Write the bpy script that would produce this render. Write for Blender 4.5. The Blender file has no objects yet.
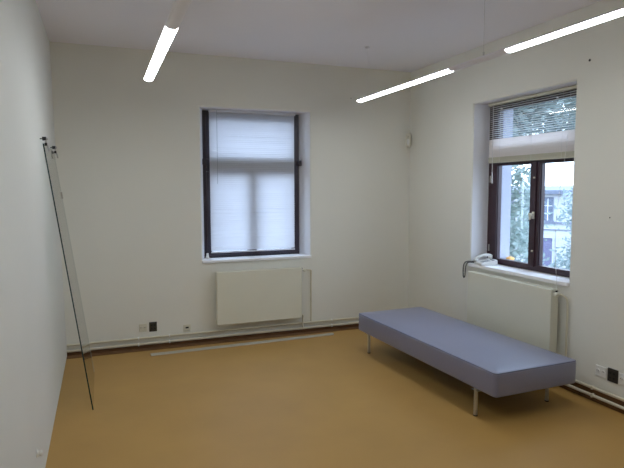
import bpy, bmesh, math, random
from mathutils import Vector, Matrix
R = math.radians
PI = math.pi
S = bpy.context.scene
COL = S.collection
random.seed(7)

# ------------------------------------------------------------------ materials
def nodes(name):
    m = bpy.data.materials.new(name); m.use_nodes = True
    nt = m.node_tree
    return m, nt, nt.nodes['Principled BSDF'], nt.nodes['Material Output']

def mat(name, col, rough=.6, metal=0., var=.04, vscale=6., bump=0., bscale=80., spec=.5, stretch=(1, 1, 1), sheen=0.):
    m, nt, b, out = nodes(name)
    tc = nt.nodes.new('ShaderNodeTexCoord')
    mp = nt.nodes.new('ShaderNodeMapping'); mp.inputs['Scale'].default_value = stretch
    nt.links.new(tc.outputs['Object'], mp.inputs['Vector'])
    n = nt.nodes.new('ShaderNodeTexNoise'); n.inputs['Scale'].default_value = vscale; n.inputs['Detail'].default_value = 4
    nt.links.new(mp.outputs['Vector'], n.inputs['Vector'])
    r = nt.nodes.new('ShaderNodeValToRGB')
    r.color_ramp.elements[0].position = .3; r.color_ramp.elements[1].position = .7
    r.color_ramp.elements[0].color = tuple(c * (1 - var) for c in col) + (1,)
    r.color_ramp.elements[1].color = tuple(min(1, c * (1 + var)) for c in col) + (1,)
    nt.links.new(n.outputs['Fac'], r.inputs['Fac'])
    nt.links.new(r.outputs['Color'], b.inputs['Base Color'])
    b.inputs['Roughness'].default_value = rough; b.inputs['Metallic'].default_value = metal
    b.inputs['Specular IOR Level'].default_value = spec
    if sheen: b.inputs['Sheen Weight'].default_value = sheen
    if bump:
        n2 = nt.nodes.new('ShaderNodeTexNoise'); n2.inputs['Scale'].default_value = bscale; n2.inputs['Detail'].default_value = 3
        nt.links.new(mp.outputs['Vector'], n2.inputs['Vector'])
        bp = nt.nodes.new('ShaderNodeBump'); bp.inputs['Strength'].default_value = bump; bp.inputs['Distance'].default_value = .01
        nt.links.new(n2.outputs['Fac'], bp.inputs['Height']); nt.links.new(bp.outputs['Normal'], b.inputs['Normal'])
    return m

def emis(name, col, s):
    m, nt, b, out = nodes(name)
    b.inputs['Base Color'].default_value = col + (1,)
    b.inputs['Emission Color'].default_value = col + (1,); b.inputs['Emission Strength'].default_value = s
    return m

def translucent(name, col, tcol, fac, var=.04, vs=5.):
    m, nt, b, out = nodes(name)
    b.inputs['Base Color'].default_value = col + (1,); b.inputs['Roughness'].default_value = .45
    tc = nt.nodes.new('ShaderNodeTexCoord'); n = nt.nodes.new('ShaderNodeTexNoise'); n.inputs['Scale'].default_value = vs
    nt.links.new(tc.outputs['Object'], n.inputs['Vector'])
    r = nt.nodes.new('ShaderNodeValToRGB')
    r.color_ramp.elements[0].position = .3; r.color_ramp.elements[1].position = .7
    r.color_ramp.elements[0].color = tuple(c * (1 - var) for c in tcol) + (1,)
    r.color_ramp.elements[1].color = tuple(min(1, c * (1 + var)) for c in tcol) + (1,)
    nt.links.new(n.outputs['Fac'], r.inputs['Fac'])
    t = nt.nodes.new('ShaderNodeBsdfTranslucent'); nt.links.new(r.outputs['Color'], t.inputs['Color'])
    mx = nt.nodes.new('ShaderNodeMixShader'); mx.inputs[0].default_value = fac
    nt.links.new(b.outputs[0], mx.inputs[1]); nt.links.new(t.outputs[0], mx.inputs[2]); nt.links.new(mx.outputs[0], out.inputs[0])
    return m

def glass(name, tint, refl=1.):
    m, nt, b, out = nodes(name)
    tr = nt.nodes.new('ShaderNodeBsdfTransparent'); tr.inputs['Color'].default_value = tint + (1,)
    gl = nt.nodes.new('ShaderNodeBsdfGlossy'); gl.inputs['Roughness'].default_value = .02
    lw = nt.nodes.new('ShaderNodeLayerWeight'); lw.inputs['Blend'].default_value = .5
    pw = nt.nodes.new('ShaderNodeMath'); pw.operation = 'POWER'; pw.inputs[1].default_value = 3
    fr = nt.nodes.new('ShaderNodeMath'); fr.operation = 'MULTIPLY_ADD'; fr.inputs[1].default_value = .9 * refl; fr.inputs[2].default_value = .04 * refl
    nt.links.new(lw.outputs['Facing'], pw.inputs[0]); nt.links.new(pw.outputs[0], fr.inputs[0])
    mx = nt.nodes.new('ShaderNodeMixShader')
    nt.links.new(fr.outputs[0], mx.inputs[0]); nt.links.new(tr.outputs[0], mx.inputs[1]); nt.links.new(gl.outputs[0], mx.inputs[2])
    nt.links.new(mx.outputs[0], out.inputs[0])
    return m

M = {}
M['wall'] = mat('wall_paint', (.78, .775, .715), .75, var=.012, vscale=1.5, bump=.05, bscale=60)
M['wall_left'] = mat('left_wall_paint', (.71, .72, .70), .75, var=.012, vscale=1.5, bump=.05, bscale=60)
M['ceiling'] = mat('ceiling_paint', (.88, .87, .94), .85, var=.01, vscale=1.5)
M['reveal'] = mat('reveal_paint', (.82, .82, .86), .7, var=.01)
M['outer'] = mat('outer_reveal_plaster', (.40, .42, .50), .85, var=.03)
M['floor'] = mat('linoleum_floor', (.44, .262, .078), .50, var=.05, vscale=2.2, bump=.03, bscale=30, spec=.35)
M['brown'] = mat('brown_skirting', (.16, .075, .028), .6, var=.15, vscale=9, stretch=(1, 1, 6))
M['frame'] = mat('dark_maroon_frame_paint', (.036, .012, .018), .35, var=.12, vscale=12)
M['frame2'] = mat('dark_slate_frame_paint', (.042, .034, .050), .4, var=.12, vscale=12)
M['sill'] = mat('white_sill_paint', (.90, .90, .93), .65, var=.02, spec=.25)
M['radiator'] = mat('radiator_enamel', (.73, .72, .61), .38, var=.01)
M['pipe'] = mat('pipe_enamel', (.66, .62, .49), .4, var=.03, vscale=14)
M['fabric'] = mat('blue_grey_upholstery', (.168, .188, .325), .42, var=.05, vscale=160, bump=.08, bscale=500, spec=.9, sheen=.15)
_b = M['fabric'].node_tree.nodes['Principled BSDF']; _b.inputs['Coat Weight'].default_value = .8; _b.inputs['Coat Roughness'].default_value = .42; _b.inputs['Coat IOR'].default_value = 1.6
M['seam'] = mat('darker_blue_seam', (.12, .125, .18), .85, var=.05, vscale=100)
M['steel'] = mat('brushed_steel', (.55, .54, .52), .35, metal=.8, var=.05, vscale=60, stretch=(1, 1, .1))
M['chrome'] = mat('chrome', (.7, .7, .7), .2, metal=1., var=.02)
M['alu'] = mat('pale_aluminium', (.44, .41, .35), .45, metal=.2, var=.03, vscale=20)
M['white'] = mat('white_plastic', (.80, .80, .77), .4, var=.01)
M['cream'] = mat('cream_plastic', (.68, .66, .55), .45, var=.02)
M['dark'] = mat('dark_plastic', (.035, .03, .022), .5, var=.1)
M['black'] = mat('black_rubber', (.012, .012, .012), .6, var=.1)
M['housing'] = mat('lamp_housing_enamel', (.80, .78, .82), .5, var=.01)
M['diffuser'] = emis('lit_lamp_diffuser', (.93, .985, 1.), 17.0)
M['phone'] = mat('light_grey_phone_plastic', (.72, .72, .70), .4, var=.02)
M['key'] = mat('phone_key_grey', (.35, .37, .40), .5, var=.03)
M['cord'] = mat('dark_cord', (.045, .05, .06), .5, var=.1)
M['slat_shut'] = translucent('white_blind_slats', (.62, .63, .66), (.82, .82, .87), .42, var=.02)
M['slat_open'] = translucent('cream_blind_slats', (.66, .63, .54), (.80, .85, .90), .42, var=.03)
M['slat_lit'] = translucent('brightened_blind_slats', (.84, .80, .79), (.85, .80, .80), .25, var=.03)  # cream blind's shut slats, with the light on them put into the colour
M['rail'] = mat('cream_blind_rail', (.52, .50, .40), .45, var=.02)
M['railw'] = mat('white_blind_rail', (.60, .60, .66), .45, var=.02)
M['string'] = mat('white_string', (.72, .72, .72), .7, var=.02)
M['pane'] = glass('window_glass', (.97, .985, 1.))
M['sheet'] = glass('greenish_sheet_glass', (.975, .992, .982))
M['sheetback'] = glass('greenish_sheet_glass_back', (.985, .995, .988), 0.)
M['edgefar'] = mat('pale_glass_edge', (.50, .55, .50), .3, var=.05)
M['edge'] = mat('dark_glass_edge', (.015, .045, .05), .25, var=.2, vscale=8)
M['facade'] = mat('pale_facade_plaster', (.44, .46, .48), .9, var=.05, vscale=1., bump=.2, bscale=20)
M['trimgrey'] = mat('grey_facade_trim', (.13, .15, .20), .8, var=.05)
M['doorblue'] = mat('weathered_violet_door', (.13, .13, .22), .7, var=.12, vscale=5, stretch=(6, 1, 1))
M['darkglass'] = mat('dark_far_glass', (.13, .16, .22), .15, var=.25, vscale=4)
M['roofm'] = mat('grey_roof_tiles', (.16, .18, .22), .8, var=.1, vscale=8)
M['ground'] = mat('grey_street_paving', (.12, .12, .13), .9, var=.1, vscale=2)
M['bark'] = mat('grey_brown_bark', (.12, .10, .08), .9, var=.25, vscale=9, bump=.5, bscale=20)
M['leafa'] = translucent('blue_green_leaves', (.23, .29, .29), (.22, .31, .28), .40, var=.3, vs=3)
M['leafc'] = translucent('hazy_green_leaves', (.33, .41, .39), (.34, .43, .39), .42, var=.3, vs=3)
M['leafb'] = translucent('grey_green_leaves', (.26, .32, .33), (.25, .33, .31), .40, var=.3, vs=3)
M['orange'] = mat('pale_orange_skin', (.85, .42, .10), .6, var=.12, vscale=9)
M['stem'] = mat('dry_stem', (.30, .22, .10), .8, var=.1)

# ------------------------------------------------------------------ helpers
def box(bm, x0, x1, y0, y1, z0, z1):
    v = [bm.verts.new((x, y, z)) for x in (x0, x1) for y in (y0, y1) for z in (z0, z1)]
    for f in ((0, 1, 3, 2), (4, 6, 7, 5), (0, 4, 5, 1), (2, 3, 7, 6), (0, 2, 6, 4), (1, 5, 7, 3)):
        bm.faces.new([v[i] for i in f])
    return v

def rbox(x0, x1, y0, y1, z0, z1, r=.004, seg=2):
    bm = bmesh.new(); box(bm, x0, x1, y0, y1, z0, z1)
    bmesh.ops.bevel(bm, geom=bm.edges[:], offset=r, segments=seg, profile=.5, affect='EDGES')
    return bm

def merge(a, b, mtx=None):
    if mtx is not None: bmesh.ops.transform(b, matrix=mtx, verts=b.verts)
    me = bpy.data.meshes.new('tmp'); b.to_mesh(me); a.from_mesh(me); bpy.data.meshes.remove(me); b.free()
    return a

def tube(bm, pts, r, n=10, cap=True):
    pts = [Vector(p) for p in pts]; rings = []
    rs = r if isinstance(r, (list, tuple)) else [r] * len(pts)
    t0 = (pts[1] - pts[0]).normalized()
    up = Vector((0, 0, 1)) if abs(t0.z) < .9 else Vector((1, 0, 0))
    nrm = t0.cross(up).normalized()
    for i, p in enumerate(pts):
        if i == 0: t = t0
        elif i == len(pts) - 1: t = (pts[i] - pts[i - 1]).normalized()
        else: t = ((pts[i + 1] - p).normalized() + (p - pts[i - 1]).normalized()).normalized()
        nrm = (nrm - t * nrm.dot(t)).normalized(); bi = t.cross(nrm)
        rings.append([bm.verts.new(p + (nrm * math.cos(2 * PI * k / n) + bi * math.sin(2 * PI * k / n)) * rs[i]) for k in range(n)])
    for a, b in zip(rings, rings[1:]):
        for k in range(n): bm.faces.new((a[k], a[(k + 1) % n], b[(k + 1) % n], b[k]))
    if cap: bm.faces.new(rings[0][::-1]); bm.faces.new(rings[-1])
    return bm

def smooth_path(pts, it=2):
    pts = [Vector(p) for p in pts]
    for _ in range(it):
        q = [pts[0]]
        for a, b in zip(pts, pts[1:]): q += [a * .75 + b * .25, a * .25 + b * .75]
        pts = q + [pts[-1]]
    return pts

def lathe(prof, n=24):
    bm = bmesh.new(); rings = []
    for r, z in prof:
        rings.append([bm.verts.new((r * math.cos(2 * PI * k / n), r * math.sin(2 * PI * k / n), z)) for k in range(n)])
    for a, b in zip(rings, rings[1:]):
        for k in range(n): bm.faces.new((a[k], a[(k + 1) % n], b[(k + 1) % n], b[k]))
    bm.faces.new(rings[0][::-1]); bm.faces.new(rings[-1])
    return bm

def obj(name, bm, m, parent=None, smooth=False, loc=None, rot=None):
    bmesh.ops.recalc_face_normals(bm, faces=bm.faces[:])
    me = bpy.data.meshes.new(name); bm.to_mesh(me); bm.free()
    if smooth:
        for p in me.polygons: p.use_smooth = True
    me.materials.append(M[m] if isinstance(m, str) else m)
    o = bpy.data.objects.new(name, me); COL.objects.link(o)
    if parent: o.parent = parent
    if loc: o.location = loc
    if rot: o.rotation_euler = rot
    if smooth:
        md = o.modifiers.new('wn', 'WEIGHTED_NORMAL'); md.keep_sharp = True
        for e in me.edges: pass
    return o

def smooth_by_angle(o, ang=40):
    me = o.data; bm = bmesh.new(); bm.from_mesh(me); bm.normal_update()
    for f in bm.faces: f.smooth = True
    for e in bm.edges:
        if len(e.link_faces) == 2 and e.calc_face_angle(0) > R(ang): e.smooth = False
    bm.to_mesh(me); bm.free(); me.update()

def tag(o, label=None, cat=None, group=None, kind=None):
    if label: o['label'] = label
    if cat: o['category'] = cat
    if group: o['group'] = group
    if kind: o['kind'] = kind
    return o

def thing(name, label, cat, loc=(0, 0, 0), rz=0, group=None):
    o = bpy.data.objects.new(name, None); COL.objects.link(o)
    o.location = loc; o.rotation_euler = (0, 0, rz); o.empty_display_size = .1
    return tag(o, label, cat, group)

def struct(name, bm, m, label, parent=None):
    o = obj(name, bm, m, parent)
    return tag(o, label, 'room part', kind='structure')

# ------------------------------------------------------------------ room
W, H, YF, TH = 4.007, 3.135, -7.2, .48
RW = (W, 0, 0); RR = -PI / 2      # the right wall's frame: local x runs towards the viewer, local y out through the wall

def wall_hole(x0, x1, z0, z1, th, f, m_, b):
    """wall slab with one window opening given at the room face, at the frame and at the outer face"""
    bm = bmesh.new()
    def rect(r, y): return [bm.verts.new((r[0], y, r[2])), bm.verts.new((r[1], y, r[2])), bm.verts.new((r[1], y, r[3])), bm.verts.new((r[0], y, r[3]))]
    o1 = rect((x0, x1, z0, z1), 0); o2 = rect((x0, x1, z0, z1), th)
    e = .012
    h0 = rect((f[0] - e, f[1] + e, f[2], f[3] + e), 0); h01 = rect(f, e)
    h1 = rect(m_, .2); h2 = rect(b, .262); h3 = rect(b, th)
    seq = [h0, h01, h1, h2, h3]
    fr = []
    for i in range(4):
        j = (i + 1) % 4
        bm.faces.new((o1[i], o1[j], h0[j], h0[i])); bm.faces.new((o2[i], o2[j], h3[j], h3[i])); bm.faces.new((o1[i], o1[j], o2[j], o2[i]))
        for a, c in zip(seq, seq[1:]):
            q = bm.faces.new((a[i], a[j], c[j], c[i])); q.material_index = 0 if a is h0 else (2 if c is h3 else 1)
    return bm

bm = wall_hole(-.4, W, 0, H + .3, TH, (1.40, 2.67, .885, 2.585), (1.455, 2.617, .885, 2.585), (1.48, 2.58, .90, 2.56))
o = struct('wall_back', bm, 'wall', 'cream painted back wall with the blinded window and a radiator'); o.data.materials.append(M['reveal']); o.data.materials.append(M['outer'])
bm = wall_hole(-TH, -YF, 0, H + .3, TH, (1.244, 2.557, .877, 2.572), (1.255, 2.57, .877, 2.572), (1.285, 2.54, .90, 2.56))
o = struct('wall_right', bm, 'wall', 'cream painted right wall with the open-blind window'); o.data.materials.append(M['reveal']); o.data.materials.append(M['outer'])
o.location = RW; o.rotation_euler = (0, 0, RR)
bm = bmesh.new(); box(bm, -.3, 0, YF, 0, 0, H + .3)
for v in bm.verts:
    v.co.x -= .045 * v.co.z / H      # the old wall leans out a little
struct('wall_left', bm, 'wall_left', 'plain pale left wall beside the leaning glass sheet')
bm = bmesh.new(); box(bm, -.4, W + TH, YF - .3, YF, 0, H + .3)
struct('wall_front', bm, 'wall', 'plain cream wall at the near end of the room')
bm = bmesh.new(); box(bm, -.3, W + TH, YF - .3, TH, -.25, 0)
struct('floor', bm, 'floor', 'tan ochre linoleum floor')
bm = bmesh.new(); box(bm, -.06, W, YF, 0, H, H + .3)
o = obj('ceiling', bm, 'ceiling'); tag(o, 'grey white plastered ceiling crossed by the strip lamps', 'room part', kind='structure')
struct('baseboard_back_and_shade', merge(rbox(.001, W - .012, -.012, 0, 0, .040, .003), rbox(.001, W - .012, -.115, -.010, 0, .005, .002)), 'brown', 'dark brown skirting along the back wall and a flat strip standing for shade')  # flat strip on the floor is added as shade below the pipes
struct('baseboard_right', rbox(W - .012, W, YF, -.001, 0, .095, .003), 'brown', 'dark brown skirting strip along the right wall')

# ------------------------------------------------------------------ windows
def window(name, label, loc, rz, x0, x1, zb, zt, mx0, mx1, tz0, tz1, glw, mt, handle, toph=.028):
    """frame front at local y .2; two lower casements, one top light"""
    w = thing(name, label, 'window', loc, rz); w['kind'] = 'structure'
    y0, y1 = .2, .262
    bm = bmesh.new(); fw = .045
    box(bm, x0, x0 + fw, y0, y1, zb, zt); box(bm, x1 - fw, x1, y0, y1, zb, zt)
    box(bm, x0 + fw, x1 - fw, y0, y1, zb, zb + .028); box(bm, x0 + fw, x1 - fw, y0, y1, zt - fw, zt)
    obj('window_frame', bm, mt, w)
    bm = rbox(x0 + fw, x1 - fw, y0 - .006, y1, tz0, tz1, .004); merge(bm, rbox(x0 + fw, x1 - fw, y0 - .014, y0, tz0 + .04, tz0 + .065, .004))
    obj('transom', bm, mt, w)
    mid = (mx0 + mx1) / 2
    def sash(a, b, c, d, l, r_, t, bt):
        s = bmesh.new(); ya, yb = y0 - .010, y1 - .012
        box(s, a, a + l, ya, yb, c, d); box(s, b - r_, b, ya, yb, c, d)
        box(s, a + l, b - r_, ya, yb, c, c + bt); box(s, a + l, b - r_, ya, yb, d - t, d)
        # glazing bead
        for q in ((a + l, a + l + .008, c + bt, d - t), (b - r_ - .008, b - r_, c + bt, d - t)): box(s, q[0], q[1], ya + .012, yb - .01, q[2], q[3])
        so = obj('casement', s, mt, w)
        g = bmesh.new(); box(g, a + l, b - r_, (ya + yb) / 2 + .004, (ya + yb) / 2 + .008, c + bt, d - t); obj('glass_pane', g, 'pane', so)
        return so
    la = sash(x0 + fw, mid - .002, zb + .03, tz0 - .002, glw - fw, mid - .002 - mx0, .022, .028)
    lb = sash(mid + .002, x1 - fw, zb + .03, tz0 - .002, mx1 - mid - .002, glw - fw, .022, .028)
    sash(x0 + fw, x1 - fw, tz1 + .002, zt - fw, glw - fw, glw - fw, toph, .028)
    # overlapping strip on the meeting stiles
    obj('mullion', rbox(mid - .022, mid + .022, y0 - .020, y0 - .009, zb + .035, tz0 - .005, .004), mt, w)
    if handle:
        bm = rbox(mid - .017, mid + .017, y0 - .027, y0 - .019, handle - .034, handle + .034, .004)
        merge(bm, rbox(mid - .010, mid + .010, y0 - .052, y0 - .026, handle - .010, handle + .012, .004))
        merge(bm, rbox(mid - .022, mid + .024, y0 - .064, y0 - .048, handle - .010, handle + .020, .006))
        merge(bm, rbox(mid - .018, mid + .008, y0 - .062, y0 - .048, handle - .040, handle - .004, .006))
        tag(obj('window_handle', bm, 'cream', w), 'cream lever handle')
        for zz in (handle + .355, handle - .34):
            bm = lathe([(.010, 0), (.010, .006), (.007, .012), (.002, .013)], 12)
            bmesh.ops.rotate(bm, matrix=Matrix.Rotation(PI / 2, 3, 'X'), verts=bm.verts)
            obj('catch', bm, 'cream', w, loc=(mid, y0 - .0195, zz))
    for zz in (zb + .16, tz0 - .16):
        for xx in ((x0 + .045, x1 - .045) if handle else ()):
            bm = tube(bmesh.new(), [(xx, y0 - .013, zz - .035), (xx, y0 - .013, zz + .035)], .007, 8)
            obj('hinge', bm, 'steel', w)
    return w

w1 = window('window_1', 'dark framed window covered by a closed white blind in the back wall', (0, 0, 0), 0,
            1.447, 2.600, .915, 2.575, 1.972, 2.060, 1.895, 2.035, .085, 'frame2', None, .050)
for xx in ((1.426, 1.475), (2.585, 2.617)):
    obj('transom_lug', rbox(xx[0], xx[1], .155, .205, 1.970, 2.035, .003), 'frame2', w1)
o = obj('window_sill', rbox(1.392, 2.676, -.022, .2, .885, .915, .006), 'sill', w1); tag(o, 'white painted window sill')
w2 = window('window_2', 'dark maroon framed window with a half raised blind in the right wall', RW, RR,
            1.262, 2.565, .915, 2.565, 1.878, 2.004, 1.955, 2.10, .145, 'frame', 1.445)
o = obj('window_sill', rbox(1.236, 2.565, -.022, .2, .877, .912, .006), 'sill', w2); tag(o, 'white painted window sill')
obj('outer_sill', rbox(1.29, 2.535, .262, TH + .03, .895, .925, .004), 'sill', w2)
obj('outer_sill', rbox(1.43, 2.58, .262, TH + .03, .895, .925, .004), 'sill', w1)

# blinds ------------------------------------------------------------
def slat(bm, x0, x1, y, z, chord, tilt, crown=.0022, n=4):
    c, s = math.cos(tilt), math.sin(tilt); rows = []
    for k in range(n + 1):
        u = (k / n - .5) * chord; h = crown * (1 - (2 * k / n - 1) ** 2)
        rows.append((bm.verts.new((x0, y + u * c - h * s, z + u * s + h * c)), bm.verts.new((x1, y + u * c - h * s, z + u * s + h * c))))
    for a, b in zip(rows, rows[1:]): bm.faces.new((a[0], a[1], b[1], b[0]))

b1 = thing('venetian_blind', 'white venetian blind fully lowered and closed over the back wall window', 'blind', (0, 0, 0), 0, 'venetian blinds')
obj('headrail', rbox(1.518, 2.530, .114, .151, 2.552, 2.581, .002), 'railw', b1)
bm = bmesh.new(); z = 2.545; rnd = random.Random(3)
while z > 1.0:
    slat(bm, 1.520, 2.519, .136 + rnd.uniform(-.001, .001), z, .025, R(70 + rnd.uniform(-4, 4) - (6.5 if rnd.random() < .35 else 0))); z -= .0216
obj('slats', bm, 'slat_shut', b1, smooth=True)
obj('bottom_rail', rbox(1.522, 2.522,   .126, .146, .974, .990, .003), 'railw', b1)
bm = tube(bmesh.new(), [(1.602, .106, 2.565), (1.600, .104, 1.755)], .0028, 8); tube(bm, [(1.602, .120, 2.57), (1.602, .106, 2.565)], .0026, 6)
obj('tilt_wand', bm, 'key', b1)
for x in (1.66, 2.03, 2.42):
    obj('ladder_cord', tube(bmesh.new(), [(x, .1205, 2.555), (x, .1205, 1.0)], .0008, 5), 'string', b1)
bm = tube(bmesh.new(), smooth_path([(2.47, .114, 2.56), (2.50, .111, 2.3), (2.503, .112, 2.0), (2.50, .112, 1.86)], 2), .0014, 5)
obj('lift_cord', bm, 'string', b1)

b2 = thing('venetian_blind', 'cream venetian blind half raised over the top of the right wall window', 'blind', RW, RR, 'venetian blinds')
YB = .150
obj('headrail', rbox(1.318, 2.545, YB - .02, YB + .02, 2.538, 2.566, .002), 'rail', b2)
bm = bmesh.new(); z = 2.522; rnd = random.Random(5)
while z > 2.203:
    slat(bm, 1.325, 2.54, YB, z, .025, R(-12 + rnd.uniform(-4, 4))); z -= .0205
obj('open_slats', bm, 'slat_open', b2, smooth=True)
bm = bmesh.new()
z = 2.190
while z > 2.022:
    slat(bm, 1.325, 2.54, YB, z, .025, R(66 + rnd.uniform(-4, 4))); z -= .0185
tag(obj('shut_slats', bm, 'slat_lit', b2, smooth=True), 'tightly closed slats with the light on them put into the colour')
bm = bmesh.new(); z = 2.014
while z > 1.983:
    slat(bm, 1.325, 2.54, YB + rnd.uniform(-.001, .001), z, .0262, R(rnd.uniform(-2, 2)), crown=.0012); z -= .0030
box(bm, 1.328, 2.537, YB - .0115, YB + .0115, 1.9805, 2.016)
tag(obj('slat_stack', bm, 'rail', b2), 'stack of gathered slats')
obj('bottom_rail', rbox(1.325, 2.54, YB - .0135, YB + .0135, 1.958, 1.980, .003), 'rail', b2)
bm = tube(bmesh.new(), [(1.415, YB - .034, 2.53), (1.420, YB - .036, 1.86)], .003, 8); tube(bm, [(1.420, YB - .036, 1.865), (1.421, YB - .036, 1.75)], [.0045, .006], 8)
tube(bm, [(1.415, YB - .018, 2.548), (1.415, YB - .034, 2.53)], .0025, 6)
obj('tilt_wand', bm, 'string', b2)
for x in (1.50, 1.935, 2.30):
    obj('ladder_cord', tube(bmesh.new(), [(x, YB - .0155, 2.54), (x, YB - .0155, 1.965)], .0011, 5), 'string', b2)
for x in (1.52, 2.24):
    bm = lathe([(.010, 0), (.012, .004), (.007, .016), (.003, .018)], 12); obj('cord_guide', bm, 'string', b2, loc=(x, YB - .022, 2.485))
bm = tube(bmesh.new(), smooth_path([(2.385, YB - .020, 2.545), (2.386, YB - .035, 2.1), (2.37, .02, 1.45), (2.44, -.030, 1.05), (2.462, -.034, .93), (2.465, -.034, .82)], 3), .0016, 6)
tag(obj('lift_cord', bm, 'string', b2), 'thin white cord hanging down over the sill')

# ------------------------------------------------------------------ radiators
def radiator(loc, rz, label, x0, x1, z0, z1, yf, rx=.148):
    r = thing('panel_radiator', label, 'radiator', loc, rz, 'panel radiators below the windows')
    def pan(ya, yb):
        b = rbox(x0, x1, ya, yb, z0, z1, .007, 3); return b
    obj('front_panel', pan(yf, yf + .016), 'radiator', r)
    obj('rear_panel', pan(-.052, -.038), 'radiator', r)
    bm = bmesh.new(); n = int((x1 - x0 - .06) / .033)
    for k in range(n):
        xa = x0 + .03 + k * .033
        box(bm, xa, xa + .018, yf + .018, -.054, z0 + .03, z1 - .03)
    obj('convector_fins', bm, 'radiator', r)
    bm = bmesh.new()
    for k in range(int((x1 - x0 - .02) / .018)):
        xa = x0 + .01 + k * .018; box(bm, xa, xa + .006, yf + .014, -.04, z1 - .007, z1 - .001)
    box(bm, x0 + .003, x1 - .003, yf + .014, yf + .019, z1 - .012, z1); box(bm, x0 + .003, x1 - .003, -.055, -.050, z1 - .012, z1)
    obj('top_grille', bm, 'radiator', r)
    for xa in (x0, x1 - .003): obj('side_cover', rbox(xa, xa + .003, yf + .015, -.045, z0 + .015, z1 - .004, .001), 'radiator', r)
    for xa in (x0 + .15, x1 - .17): obj('wall_bracket', rbox(xa, xa + .022, -.040, -.0005, z0 + .05, z1 - .06, .002), 'radiator', r)
    # valve at the upper right, riser to the upper heating pipe
    vy = -.075; vz = z1 - .035
    bm = tube(bmesh.new(), [(x1 + .002, vy, vz), (x1 + .05, vy, vz)], .010, 12)
    tube(bm, [(x1 + .012, vy, vz), (x1 + .030, vy, vz)], .0145, 6)
    v = tag(obj('valve', bm, 'steel', r), 'steel valve body')
    h = lathe([(.012, 0), (.016, .004), (.0175, .012), (.0165, .036), (.012, .042)], 16)
    obj('valve_head', h, 'radiator', v, loc=(x1 + .038, vy - .006, vz), rot=(PI / 2, 0, 0))
    obj('valve_cap', tube(bmesh.new(), [(x1 + .012, vy, vz + .012), (x1 + .012, vy, vz + .026)], .009, 10), 'dark', v)
    bm = tube(bmesh.new(), smooth_path([(x1 + .046, vy, vz), (x1 + rx - .02, vy + .012, vz - .004), (x1 + rx, -.028, vz - .03), (x1 + rx, -.022, vz - .09), (x1 + rx, -.022, .5), (x1 + rx, -.022, .129)], 3), .0085, 10)
    obj('riser_pipe', bm, 'pipe', r)
    bm = tube(bmesh.new(), smooth_path([(x1 - .002, -.075, z0 + .03), (x1 + .025, -.075, z0 + .028), (x1 + .034, -.06, z0 + .01), (x1 + .034, -.045, z0 - .02), (x1 + .034, -.045, .066)], 3), .0085, 10)
    obj('return_pipe', bm, 'pipe', r)
    return r
radiator((0, 0, 0), 0, 'cream panel radiator on the back wall under the closed blind', 1.528, 2.520, .200, .792, -.120)
radiator(RW, RR, 'cream panel radiator on the right wall behind the blue bench', 1.365, 2.495, .235, .848, -.120, .082)

# ------------------------------------------------------------------ heating pipes round the room
def run(z, r, label, clipside):
    t = thing('heating_pipe', label, 'pipe', (0, 0, 0), 0, 'heating pipes along the skirting')
    y = -.030; x = W - .030; a = .05
    pts = [(.002, y, z), (x - a, y, z)]
    for k in range(1, 7):
        q = PI / 2 * k / 7; pts.append((x - a + a * math.sin(q), y - a + a * math.cos(q), z))
    pts += [(x, y - a, z), (x, YF + .002, z)]
    obj('pipe', tube(bmesh.new(), pts, r, 12), 'pipe', t)
    for cx in (.70, 1.02, 2.93):
        bm = rbox(cx - .007, cx + .007, y - r - .003, y + r + .003, z - r - .003, z + r + .003, .003); merge(bm, rbox(cx - .004, cx + .004, y + r, -.0125 if z < .06 else -.001, z - .006, z + .006, .001))
        obj('pipe_clip', bm, 'white', t)
    for cy in (-1.0, -2.865, -4.4, -5.9):
        bm = rbox(x - r - .003, x + r + .003, cy - .007, cy + .007, z - r - .003, z + r + .003, .003); merge(bm, rbox(x + r, W - (.0125 if z < .09 else .001), cy - .004, cy + .004, z - .006, z + .006, .001))
        obj('pipe_clip', bm, 'pipe', t)
run(.117, .0115, 'upper of the two cream heating pipes running along the skirting', 1)
run(.054, .0125, 'lower of the two cream heating pipes running just above the floor', 1)

# ------------------------------------------------------------------ bench
BX, BY, BRZ = 3.297, -1.912, .0318
BL, BD, ZB, ZT = 2.093, .795, .213, .394
bench = thing('upholstered_bench', 'long low blue grey upholstered bench on thin metal legs', 'bench', (BX, BY, 0), BRZ)
bm = bmesh.new(); box(bm, -BD / 2, BD / 2, -BL / 2, BL / 2, ZB, ZT)
bmesh.ops.bevel(bm, geom=[e for e in bm.edges if abs(e.verts[0].co.z - e.verts[1].co.z) > .05], offset=.035, segments=5, profile=.5, affect='EDGES')
top = [e for e in bm.edges if e.verts[0].co.z > ZT - .001 and e.verts[1].co.z > ZT - .001]
bmesh.ops.bevel(bm, geom=top, offset=.022, segments=4, profile=.55, affect='EDGES')
bot = [e for e in bm.edges if e.verts[0].co.z < ZB + .001 and e.verts[1].co.z < ZB + .001]
bmesh.ops.bevel(bm, geom=bot, offset=.014, segments=3, profile=.5, affect='EDGES')
for ax, n, L in ((0, 7, BD), (1, 16, BL)):
    for k in range(1, n):
        pc = [0, 0, 0]; pc[ax] = -L / 2 + .06 + (L - .12) * k / n; no = [0, 0, 0]; no[ax] = 1
        bmesh.ops.bisect_plane(bm, geom=bm.verts[:] + bm.edges[:] + bm.faces[:], plane_co=pc, plane_no=no)
for v in bm.verts:
    if v.co.z > ZT - .001:
        u = v.co.x / (BD / 2); w_ = v.co.y / (BL / 2)
        v.co.z += .010 * (1 - u * u) * (1 - w_ ** 4) + .0015 * math.sin(v.co.y * 9 + v.co.x * 4)
o = obj('cushion', bm, 'fabric', bench); smooth_by_angle(o, 50)
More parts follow.
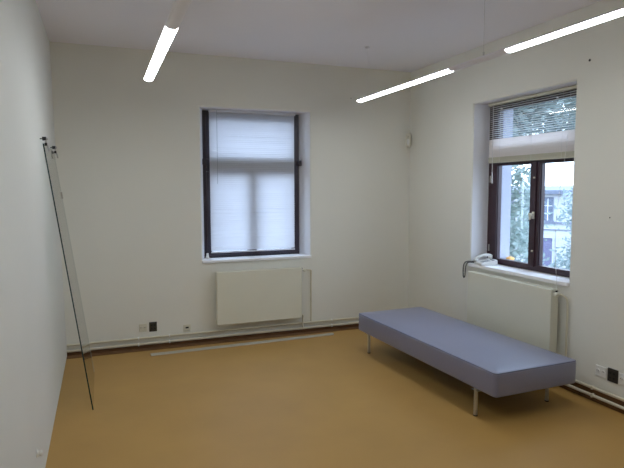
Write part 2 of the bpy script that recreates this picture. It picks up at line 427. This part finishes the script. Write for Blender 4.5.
bm = bmesh.new(); zz = ZT - .0105; e = .0035; pts = []
cs = [(BD / 2 - .035, BL / 2 - .035, 0), (-BD / 2 + .035, BL / 2 - .035, 1), (-BD / 2 + .035, -BL / 2 + .035, 2), (BD / 2 - .035, -BL / 2 + .035, 3)]
for cx, cy, q in cs:
    for k in range(7):
        a = PI / 2 * (q + k / 6); pts.append((cx + (.035 - .005) * math.cos(a), cy + (.035 - .005) * math.sin(a), zz + .003))
pts.append(pts[0]); tube(bm, pts, e, 6, cap=False)
tag(obj('seam_piping', bm, 'seam', bench), 'darker seam round the top edge')
bm = bmesh.new(); box(bm, -BD / 2 + .05, BD / 2 - .05, -BL / 2 + .05, BL / 2 - .05, ZB - .012, ZB + .002); obj('base_board', bm, 'dark', bench)
for lx, ly in ((-.381, -.822), (-.352, .880), (.330, -.820), (.330, .880)):
    if 1:
        bm = tube(bmesh.new(), [(0, 0, .008), (0, 0, ZB + .004)], .0145, 16)
        lg = obj('leg', bm, 'steel', bench, loc=(lx, ly, 0)); smooth_by_angle(lg)
        obj('foot_glide', lathe([(.015, 0), (.016, .003), (.016, .008), (.012, .009)], 16), 'dark', lg)
        obj('mounting_plate', rbox(-.015 if lx < 0 else -.035, .045, -.035, .035, ZB - .016, ZB - .0115, .001), 'steel', lg)

# ------------------------------------------------------------------ leaning sheet of glass
LEAN = .030
g = thing('glass_sheet', 'tall clear sheet of glass leaning against the left wall', 'glass sheet', (.263, -1.105, 0), 0)
gh, gw, gt = math.hypot(.274, 2.030), .95, .009
lean = math.atan2(.251 + .018, 2.030)
bm = bmesh.new(); box(bm, -gt / 2 + .0004, gt / 2 - .0004, -gw / 2 + .0005, gw / 2 - .0005, .0005, gh)
o = obj('pane', bm, 'sheet', g, rot=(0, -lean, 0), loc=(0, 0, .001)); o.data.materials.append(M['sheetback'])
for p in o.data.polygons: p.material_index = 0 if p.normal.x > .5 else 1
for nm, q in (('near_edge', (-gw / 2 - .002, -gw / 2 + .001)), ('far_edge', (gw / 2 - .001, gw / 2 + .002))):
    bm = bmesh.new(); box(bm, -gt / 2, gt / 2, q[0], q[1], 0, gh)
    e_ = obj('ground_edge', bm, 'edge' if nm == 'near_edge' else 'edgefar', g, rot=(0, -lean, 0), loc=(0, 0, .001))
    if nm == 'near_edge': tag(e_, 'dark green near edge')
bm = rbox(-gt / 2 - .006, gt / 2 + .006, gw / 2 - .03, gw / 2 + .005, gh - .42, gh - .36, .002)
obj('edge_clamp', bm, 'alu', g, rot=(0, -lean, 0), loc=(0, 0, .001))
def hook(y, label):
    h = thing('wall_clamp', label, 'clamp', (-.0293, y, 2.045), 0, 'wall clamps holding the glass sheet')
    bm = rbox(.016, .042, -.013, .013, .010, .036, .001)
    merge(bm, rbox(.030, .048, -.012, .008, -.028, -.008, .001))
    merge(bm, tube(bmesh.new(), [(-.001, 0, .022), (.018, 0, .022)], .004, 8))
    tag(obj('clamp_block', bm, 'black', h), 'black rubber block')
    bm = tube(bmesh.new(), smooth_path([(.036, -.010, .012), (.046, -.002, -.02), (.054, .004, -.045), (.056, .010, -.070)], 2), .006, 8)
    tag(obj('clamp_arm', bm, 'chrome', h), 'short chrome arm')
    bm = lathe([(.008, 0), (.010, .003), (.010, .010), (.006, .013)], 12)
    obj('screw_head', bm, 'steel', h, loc=(.041, 0, .022), rot=(0, PI / 2, 0))
hook(-1.555, 'small black wall clamp at the near top corner of the leaning glass')
hook(-.640, 'small black wall clamp at the far top corner of the leaning glass')

# ------------------------------------------------------------------ strip lying on the floor
st = thing('metal_strip', 'long pale metal strip lying on the floor below the back wall radiator', 'strip', (.800, -.300, 0), math.atan2(.062, 2.05))
SL = 2.06; prof = [(-.026, 0), (-.024, .010), (-.017, .017), (-.006, .020), (.006, .020), (.017, .017), (.024, .010), (.026, 0), (.0235, 0), (.022, .008), (.016, .0145), (.0, .0175), (-.016, .0145), (-.022, .008), (-.0235, 0)]
bm = bmesh.new(); A = [bm.verts.new((0, y, z)) for y, z in prof]; B = [bm.verts.new((SL, y, z)) for y, z in prof]
for k in range(len(prof)): bm.faces.new((A[k], A[(k + 1) % len(prof)], B[(k + 1) % len(prof)], B[k]))
bm.faces.new(A[::-1]); bm.faces.new(B)
obj('channel', bm, 'alu', st)
bm = bmesh.new(); box(bm, .002, SL - .002, -.002, .002, .0198, .0212); obj('raised_rib', bm, 'alu', st)

# ------------------------------------------------------------------ sockets
def plate(loc, rz, name, label, cat, w, h, face, kind, group=None):
    p = thing(name, label, cat, loc, rz, {'wall_socket': 'double wall sockets', 'wall_plate': 'dark square wall plates'}.get(name))
    obj('cover_plate', rbox(-w / 2, w / 2, -.011, -.0002, -h / 2, h / 2, .004, 3), face, p)
    if kind == 'double':
        for sx in (-w / 4, w / 4):
            bm = lathe([(.016, 0), (.016, .003), (.0145, .004)], 20)
            i = obj('socket_insert', bm, face, p, loc=(sx, -.011, .003), rot=(PI / 2, 0, 0))
            bm = bmesh.new()
            for q in (-.007, .007): merge(bm, lathe([(.0030, 0), (.0030, .002)], 8), Matrix.Translation((q, 0, .0035)))
            obj('pin_holes', bm, 'black', i)
            obj('earth_pin', lathe([(.002, 0), (.002, .010), (.001, .011)], 8), 'chrome', i, loc=(0, .008, .003))
    if kind == 'dark':
        bm = rbox(-w / 2 + .010, w / 2 - .010, -.014, -.010, -h / 2 + .012, h / 2 - .012, .0015)
        i = obj('inset_panel', bm, face, p)
        bm = bmesh.new()
        for a in (-.016, .016):
            for b in (-.018, .018): box(bm, a - .008, a + .008, -.0150, -.0138, b - .008, b + .008)
        obj('port', bm, 'black', i)
    if kind == 'data':
        i = obj('port_housing', rbox(-w / 2 + .012, w / 2 - .012, -.017, -.010, -.006, h / 2 - .010, .002), face, p)
        bm = bmesh.new(); box(bm, -.017, .017, -.0180, -.0168, .000, .018); obj('port', bm, 'black', i)
        bm = bmesh.new(); box(bm, -w / 2 + .012, w / 2 - .012, -.0115, -.0108, -h / 2 + .010, -h / 2 + .014); obj('groove', bm, 'key', p)
    return p
plate((.752, 0, .224), 0, 'wall_socket', 'white double wall socket left of the dark plate on the back wall', 'socket', .080, .085, 'cream', 'double')
plate((.855, 0, .226), 0, 'wall_plate', 'dark square data plate low on the back wall beside a white socket', 'wall plate', .080, .104, 'dark', 'dark')
plate((1.213, 0, .176), 0, 'data_socket', 'small white data socket low on the back wall between dark plate and radiator', 'socket', .080, .078, 'cream', 'data')
plate((W, -2.916, .262), RR, 'wall_socket', 'white double wall socket left of the dark plate on the right wall', 'socket', .100, .085, 'white', 'double')
plate((W, -3.022, .262), RR, 'wall_plate', 'dark square data plate low on the right wall beyond the bench', 'wall plate', .090, .105, 'dark', 'dark')
plate((W, -3.128, .262), RR, 'wall_socket', 'white double wall socket right of the dark plate at the right edge of the photo', 'socket', .100, .085, 'white', 'double')

# door stop on the left wall
ds = thing('door_stop', 'small white round stop on the left wall just above the floor', 'door stop', (0, -2.80, .270), 0)
ds.location = (0, -2.80, .265)
obj('stop_base', lathe([(.022, 0), (.022, .004), (.014, .008), (.011, .014)], 20), 'white', ds, rot=(0, PI / 2, 0), loc=(-.0015, 0, 0))
obj('stop_tip', lathe([(.014, 0), (.016, .005), (.016, .012), (.010, .018)], 20), 'white', ds, rot=(0, PI / 2, 0), loc=(.012, 0, 0))

# white wedge on the sill of the blinded window
ws = thing('sill_stopper', 'tiny white stopper standing at the left end of the back window sill', 'stopper', (1.482, .160, .915), 0)
obj('stopper_body', lathe([(.021, 0), (.021, .014), (.014, .034), (.013, .044)], 14), 'white', ws)
obj('stopper_knob', lathe([(.011, 0), (.014, .006), (.012, .014), (.005, .018)], 14), 'white', ws, loc=(0, 0, .043))

# motion detector in the corner
md = thing('motion_detector', 'slim cream motion detector high in the corner of the walls', 'detector', (W - .038, -.038, 2.215), -PI / 4)
obj('mounting_bracket', rbox(-.020, .020, -.002, .030, .03, .14, .003), 'cream', md)
bm = rbox(-.030, .030, -.045, .0, 0, .165, .016, 4); o = obj('housing', bm, 'cream', md); smooth_by_angle(o, 50)
bm = bmesh.new()
bmesh.ops.create_uvsphere(bm, u_segments=16, v_segments=10, radius=1)
bmesh.ops.scale(bm, vec=(.020, .010, .040), verts=bm.verts)
o = obj('lens', bm, 'white', md, loc=(0, -.043, .058), smooth=True); tag(o, 'milky white lens')
obj('indicator', lathe([(.004, 0), (.004, .003), (.002, .004)], 10), 'dark', md, loc=(0, -.0445, .125), rot=(PI / 2, 0, 0))

# small dark fixings in plaster
def fixing(loc, rot, label, r=.008):
    f = obj('wall_plug', lathe([(r, 0), (r, .002), (r * .6, .005), (r * .3, .006)], 12), 'black', None, loc=loc, rot=rot)
    tag(f, label, 'wall plug', 'dark plugs in the plaster')
fixing((W - .0005, -2.688, 2.706), (0, -PI / 2, 0), 'small dark wall plug high on the right wall above the window', .010)
fixing((3.191, -.0005, 2.770), (PI / 2, 0, 0), 'tiny dark wall plug on the back wall near the far lamp end', .006)
fixing((W - .0005, -2.932, 1.474), (0, -PI / 2, 0), 'tiny mark of a plug on the right wall beside the window', .005)

# ------------------------------------------------------------------ pendant lamps
def half_ring(x, r, y0, y1, zc, top=False, n=14, squash=1.):
    bm = bmesh.new(); P = []
    for k in range(n + 1):
        a = PI + PI * k / n; P.append((r * math.cos(a), zc + squash * r * math.sin(a)))
    A = [bm.verts.new((x + p[0], y0, p[1])) for p in P]; B = [bm.verts.new((x + p[0], y1, p[1])) for p in P]
    for k in range(n): bm.faces.new((A[k], A[k + 1], B[k + 1], B[k]))
    bm.faces.new((A[0], B[0], B[-1], A[-1])); bm.faces.new(A); bm.faces.new(B[::-1])
    return bm
def lamp(x, segs, label, wires, n_=None):
    L = thing('linear_pendant_lamp', label, 'lamp', (x, 0, 0), 0, 'strip lamps hanging from the ceiling')
    r = .036; z = 2.622
    y0 = min(min(s) for s in segs) - .02; y1 = max(max(s) for s in segs) + .012
    # opaque housing: thin arched spine above the diffusers
    bm = bmesh.new(); P = [(-.038, z), (-.038, z + .005), (-.030, z + .014), (-.014, z + .020), (.014, z + .020), (.030, z + .014), (.038, z + .005), (.038, z), (.034, z + .001), (-.034, z + .001)]
    A = [bm.verts.new((p[0], y0, p[1])) for p in P]; B = [bm.verts.new((p[0], y1, p[1])) for p in P]
    for k in range(len(P)): bm.faces.new((A[k], A[(k + 1) % len(P)], B[(k + 1) % len(P)], B[k]))
    bm.faces.new(A[::-1]); bm.faces.new(B)
    obj('housing', bm, 'housing', L)
    for a, b in segs:
        d = obj('diffuser', half_ring(0, r, a, b, z, squash=.45), 'diffuser', L); smooth_by_angle(d, 50)
        tag(d, 'glowing white diffuser')
        for q, s in ((a, -1), (b, 1)):
            obj('end_cap', half_ring(0, r + .002, q, q + s * .004, z, squash=.45), 'housing', L) if s > 0 else None
    ss = sorted(segs, key=lambda s: -s[0])
    for (a, b), (c, d_) in zip(ss, ss[1:]):
        lo, hi = min(max(c, d_), min(a, b)), max(min(a, b), max(c, d_))
        obj('blank_cover', half_ring(0, r, max(c, d_) + .008, min(a, b) - .004, z, squash=.45), 'housing', L)
    for wy in wires:
        wv = obj('suspension_wire', tube(bmesh.new(), [(0, wy, z + .040), (0, wy, H - .02)], .0010 if wy < -2 else .0006, 6), 'steel' if wy < -2 else 'string', L)
        obj('ceiling_cup', lathe([(.008, 0), (.022, .006), (.024, .019)], 16), 'housing', wv, loc=(0, wy, H - .020))
        obj('wire_grip', tube(bmesh.new(), [(0, wy, z + .014), (0, wy, z + .046)], .006, 8), 'steel', wv)
lamp(2.953, [(-2.350, -.735), (-4.640, -2.996)], 'long pendant strip lamp with two lit tubes crossing above the bench', [-2.73, -.90, -4.50])
lamp(.779, [(-2.741, -1.140), (-5.02, -3.374)], 'long pendant strip lamp hanging near the left wall, end pointing at the back wall', [-3.05, -4.85])

# ------------------------------------------------------------------ telephone on the right sill
tel = thing('telephone', 'light grey corded telephone on the left end of the right window sill', 'telephone', (4.080, -1.398, .912), R(-12)); tel.scale = (1.1, 1.1, 1.1)
bm = bmesh.new()
# wedge: local x across (towards the viewer is -y), low in front
V = [(-.085, -.085, .0), (.085, -.085, 0), (.085, .085, 0), (-.085, .085, 0), (-.083, -.083, .022), (.083, -.083, .022), (.083, .083, .052), (-.083, .083, .052)]
vs = [bm.verts.new(v) for v in V]
for f in ((3, 2, 1, 0), (4, 5, 6, 7), (0, 1, 5, 4), (1, 2, 6, 5), (2, 3, 7, 6), (3, 0, 4, 7)): bm.faces.new([vs[i] for i in f])
bmesh.ops.bevel(bm, geom=bm.edges[:], offset=.006, segments=3, affect='EDGES')
# turn so the low side faces the room (-x) and slightly towards the viewer
TR = Matrix.Rotation(-PI / 2, 4, 'Z')
bmesh.ops.transform(bm, matrix=TR, verts=bm.verts)
obj('base', bm, 'phone', tel)
sl = math.atan2(.030, .166)
def on_slope(u, v, h): # u along viewer direction, v from low side to high side
    p = Vector((u, v, .037 + (v) * math.tan(sl) + h)); return TR @ p
bm = bmesh.new()
for i in range(3):
    for j in range(4):
        c = on_slope(.022 + i * .020, -.050 + j * .020, .002); box(bm, c.x - .006, c.x + .006, c.y - .007, c.y + .007, c.z - .004, c.z + .003)
obj('keypad', bm, 'key', tel)
bm = bmesh.new(); c0 = on_slope(.042, .050, .0); box(bm, c0.x - .012, c0.x + .012, c0.y - .028, c0.y + .028, c0.z - .002, c0.z + .0035); obj('display', bm, 'cord', tel)
# handset lying on the left side of the base
P = [on_slope(-.048, v, h) for v, h in ((-.088, .016), (-.070, .030), (-.035, .042), (.035, .042), (.070, .032), (.088, .018))]
bm = tube(bmesh.new(), smooth_path(P, 2), .0135, 12)
for v in (-.072, .072):
    c = on_slope(-.048, v, .0)
    merge(bm, lathe([(.018, 0), (.022, .006), (.022, .016), (.014, .028)], 16), Matrix.Translation(c))
hs = obj('handset', bm, 'phone', tel, smooth=True)
def coil(path, r, tr, turns):
    path = smooth_path(path, 3); out = []
    seg = [0]
    for a, b in zip(path, path[1:]): seg.append(seg[-1] + (b - a).length)
    N = turns * 8
    for k in range(N + 1):
        s = seg[-1] * k / N; i = max(j for j in range(len(seg)) if seg[j] <= s + 1e-9); i = min(i, len(path) - 2)
        t = (s - seg[i]) / max(1e-9, seg[i + 1] - seg[i]); p = path[i].lerp(path[i + 1], t); d = (path[i + 1] - path[i]).normalized()
        n = d.cross(Vector((1, .3, .1))).normalized(); b = d.cross(n); a = 2 * PI * k / 8
        out.append(p + n * r * math.cos(a) + b * r * math.sin(a))
    return tube(bmesh.new(), out, tr, 5)
wp = [(4.020, -1.315, .935), (3.985, -1.262, .934), (3.958, -1.222, .925), (3.950, -1.205, .88), (3.950, -1.203, .79), (3.950, -1.215, .755), (3.950, -1.232, .765), (3.950, -1.240, .82), (3.951, -1.246, .89), (3.962, -1.262, .928), (3.998, -1.300, .928), (4.030, -1.330, .922)]
cm = Matrix.Translation(tel.location) @ Matrix.Rotation(R(-12), 4, 'Z') @ Matrix.Scale(1.1, 4)
inv = cm.inverted()
tag(obj('coiled_cord', coil([inv @ Vector(p) for p in wp], .005, .0027, 60), 'cord', tel), 'dark coiled cord looping off the sill')

# small orange thing on the outer ledge
og = thing('gourd', 'small pale orange rounded object on the outer ledge behind the right window', 'gourd', (4.440, -1.352, .925), 0)
bm = bmesh.new(); bmesh.ops.create_uvsphere(bm, u_segments=24, v_segments=12, radius=1)
for v in bm.verts:
    a = math.atan2(v.co.y, v.co.x); k = 1 + .06 * math.cos(8 * a) * (1 - abs(v.co.z)); v.co = Vector((v.co.x * .043 * k, v.co.y * .043 * k, .024 + v.co.z * .024))
obj('fruit', bm, 'orange', og, smooth=True)
obj('stalk', tube(bmesh.new(), [(0, 0, .044), (.002, .001, .053), (.005, .002, .058)], [.004, .003, .0025], 8), 'stem', og)

# ------------------------------------------------------------------ outside
GZ = -3.2
bm = bmesh.new(); box(bm, -40, 80, -40, 80, GZ - .3, GZ)
struct('ground', bm, 'ground', 'pale street paving outside, far below the windows')
hs_ = thing('house', 'pale plastered house across the street seen through the right window', 'house', (24.82, 19.00, GZ), -PI / 4)
bm = bmesh.new(); box(bm, -9, 7, 0, 7, 0, 4.56); obj('wall', bm, 'facade', hs_)
bm = bmesh.new(); box(bm, -9.35, 7.35, -.35, 7.3, 4.56, 4.78); obj('eave', bm, 'trimgrey', hs_)
bm = bmesh.new()
v = [bm.verts.new(p) for p in ((-9.3, -.3, 4.78), (7.3, -.3, 4.78), (7.3, 7.3, 4.78), (-9.3, 7.3, 4.78), (-7, 3.5, 5.05), (5, 3.5, 5.05))]
for f in ((0, 1, 5, 4), (2, 3, 4, 5), (1, 2, 5), (3, 0, 4), (3, 2, 1, 0)): bm.faces.new([v[i] for i in f])
obj('roof', bm, 'roofm', hs_)
bm = bmesh.new(); box(bm, -9.05, 7.05, -.09, .02, 2.82, 2.94); box(bm, -9.05, 7.05, -.06, .02, 2.45, 2.50); obj('belt_course', bm, 'trimgrey', hs_)
for hx in (-6.6, -4.4, -2.2, 0, 2.2, 4.4):
    wn = obj('house_window', (lambda b: (box(b, hx - .31, hx - .24, -.05, .03, 2.98, 4.38), box(b, hx + .24, hx + .31, -.05, .03, 2.98, 4.38), box(b, hx - .24, hx + .24, -.05, .03, 4.30, 4.38), box(b, hx - .36, hx + .36, -.09, .03, 2.94, 3.02)) and b)(bmesh.new()), 'trimgrey', hs_)
    b = bmesh.new(); box(b, hx - .24, hx + .24, -.012, -.002, 3.02, 4.30); obj('pane', b, 'darkglass', wn)
    b = bmesh.new(); box(b, hx - .018, hx + .018, -.035, -.010, 3.02, 4.30)
    for q in (3.42, 3.86): box(b, hx - .24, hx + .24, -.035, -.010, q, q + .025)
    obj('glazing_bar', b, 'sill', wn)
for hx in (-4.4, -2.2, -.02, 4.4):
    b = bmesh.new(); box(b, hx - .34, hx + .32, -.04, .02, .0, 1.98); d = obj('door', b, 'doorblue', hs_)
    b = bmesh.new(); box(b, hx - .42, hx - .34, -.07, .02, 0, 2.06); box(b, hx + .32, hx + .40, -.07, .02, 0, 2.06); box(b, hx - .34, hx + .32, -.07, .02, 1.98, 2.06); obj('door_surround', b, 'facade', d)

def tree(loc, label, blobs, nleaf, ls, m, seed, trunk_r=.12):
    rn = random.Random(seed)
    t = thing('tree', label, 'tree', (loc[0], loc[1], GZ), 0, 'trees outside the right window')
    bm = bmesh.new()
    c0 = Vector(blobs[0][0])
    tube(bm, [(0, 0, 0), (.05, -.03, 1.2), (c0.x * .5, c0.y * .5, max(1.6, c0.z - GZ - blobs[0][1][2] * .5)), (c0.x, c0.y, c0.z - GZ)], [trunk_r, trunk_r * .8, trunk_r * .6, trunk_r * .25], 10)
    for c, rr in blobs:
        c = Vector((c[0], c[1], c[2] - GZ)); s0 = Vector((c0.x * .5, c0.y * .5, max(1.5, c0.z - GZ - blobs[0][1][2] * .5)))
        tube(bm, smooth_path([s0, (s0 + c) / 2 + Vector((0, 0, .1)), c], 1), [trunk_r * .45, trunk_r * .4, trunk_r * .3, trunk_r * .25, trunk_r * .2, trunk_r * .12][:len(smooth_path([s0, c, c], 1))] if False else trunk_r * .3, 8)
        for k in range(9):
            d = Vector((rn.gauss(0, 1), rn.gauss(0, 1), rn.gauss(.3, 1))).normalized()
            e = c + Vector((d.x * rr[0], d.y * rr[1], d.z * rr[2])) * .85
            tube(bm, [c, (c + e) / 2 + Vector((0, 0, .06)), e], [trunk_r * .2, trunk_r * .14, trunk_r * .05], 5)
    obj('trunk', bm, 'bark', t)
    bm = bmesh.new()
    tot = sum(r[0] * r[1] * r[2] for c, r in blobs)
    for c, rr in blobs:
        c = Vector((c[0], c[1], c[2] - GZ))
        cl = []
        for k in range(60):
            d = Vector((rn.gauss(0, 1), rn.gauss(0, 1), rn.gauss(0, 1))).normalized() * rn.uniform(.35, 1) ** .6
            cl.append(d)
        for k in range(int(nleaf * rr[0] * rr[1] * rr[2] / tot)):
            d = rn.choice(cl) + Vector((rn.gauss(0, .13), rn.gauss(0, .13), rn.gauss(0, .13)))
            p = c + Vector((d.x * rr[0], d.y * rr[1], d.z * rr[2]))
            a = Vector((rn.gauss(0, 1), rn.gauss(0, 1), rn.gauss(0, .6))).normalized(); b = a.cross(Vector((rn.gauss(0, 1), rn.gauss(0, 1), rn.gauss(0, 1)))).normalized()
            s = ls * rn.uniform(.7, 1.3)
            q = [p - a * s, p + b * s * .45 - a * s * .1, p + a * s, p - b * s * .45 - a * s * .1]
            bm.faces.new([bm.verts.new(x) for x in q])
    f = obj('foliage', bm, m, t); f['kind'] = 'stuff'
    return t
tree((7.30, 3.85), 'leafy tree close outside filling the left pane of the right window',
     [((0, 0, .9), (1.55, 1.55, 2.6)), ((1.4, -1.2, 4.0), (1.7, 1.7, 1.25)), ((.3, -.2, 3.6), (1.4, 1.4, 1.3))], 42000, .075, 'leafc', 11, .16)
tree((14.25, 5.60), 'pale leafy tree at the right edge of the right window', [((0, 0, -.7), (1.75, 1.75, 2.5))], 11000, .085, 'leafb', 12, .14)
tree((19.40, 14.60), 'slender small tree in front of the far house by the mullion', [((0, 0, .1), (.55, .55, 2.2))], 2200, .09, 'leafb', 13, .07)

# ------------------------------------------------------------------ sky
w = bpy.data.worlds.new('overcast_sky'); S.world = w; w.use_nodes = True
nt = w.node_tree; bg = nt.nodes['Background']
tc = nt.nodes.new('ShaderNodeTexCoord'); sx = nt.nodes.new('ShaderNodeSeparateXYZ'); rp = nt.nodes.new('ShaderNodeValToRGB')
nt.links.new(tc.outputs['Generated'], sx.inputs[0]); nt.links.new(sx.outputs['Z'], rp.inputs['Fac']); nt.links.new(rp.outputs['Color'], bg.inputs['Color'])
rp.color_ramp.elements[0].position = 0; rp.color_ramp.elements[0].color = (.68, .82, 1, 1)
rp.color_ramp.elements[1].position = .8; rp.color_ramp.elements[1].color = (.56, .74, 1, 1)
bg.inputs['Strength'].default_value = 4.4

# ------------------------------------------------------------------ camera
cam = bpy.data.cameras.new('camera'); co = bpy.data.objects.new('camera', cam); COL.objects.link(co)
cam.sensor_fit = 'HORIZONTAL'; cam.sensor_width = 36; cam.lens = 36 * 548.9 / 624
cam.clip_start = .02; cam.clip_end = 300
ya, pt, ro = R(21.09), R(4.717), R(-.131)
fwd = Vector((math.sin(ya) * math.cos(pt), math.cos(ya) * math.cos(pt), -math.sin(pt)))
rt = Vector((math.cos(ya), -math.sin(ya), 0)); up = rt.cross(fwd)
rt2 = rt * math.cos(ro) + up * math.sin(ro); up2 = -rt * math.sin(ro) + up * math.cos(ro)
co.matrix_world = Matrix(((rt2.x, up2.x, -fwd.x, .364), (rt2.y, up2.y, -fwd.y, -6.031), (rt2.z, up2.z, -fwd.z, 1.7), (0, 0, 0, 1)))
S.camera = co
vs = S.view_settings
vs.view_transform = 'Standard'; vs.look = 'None'; vs.exposure = 0.54; vs.gamma = 1; vs.use_curve_mapping = False
S.cycles.max_bounces = 12; S.cycles.diffuse_bounces = 7; S.cycles.transparent_max_bounces = 24
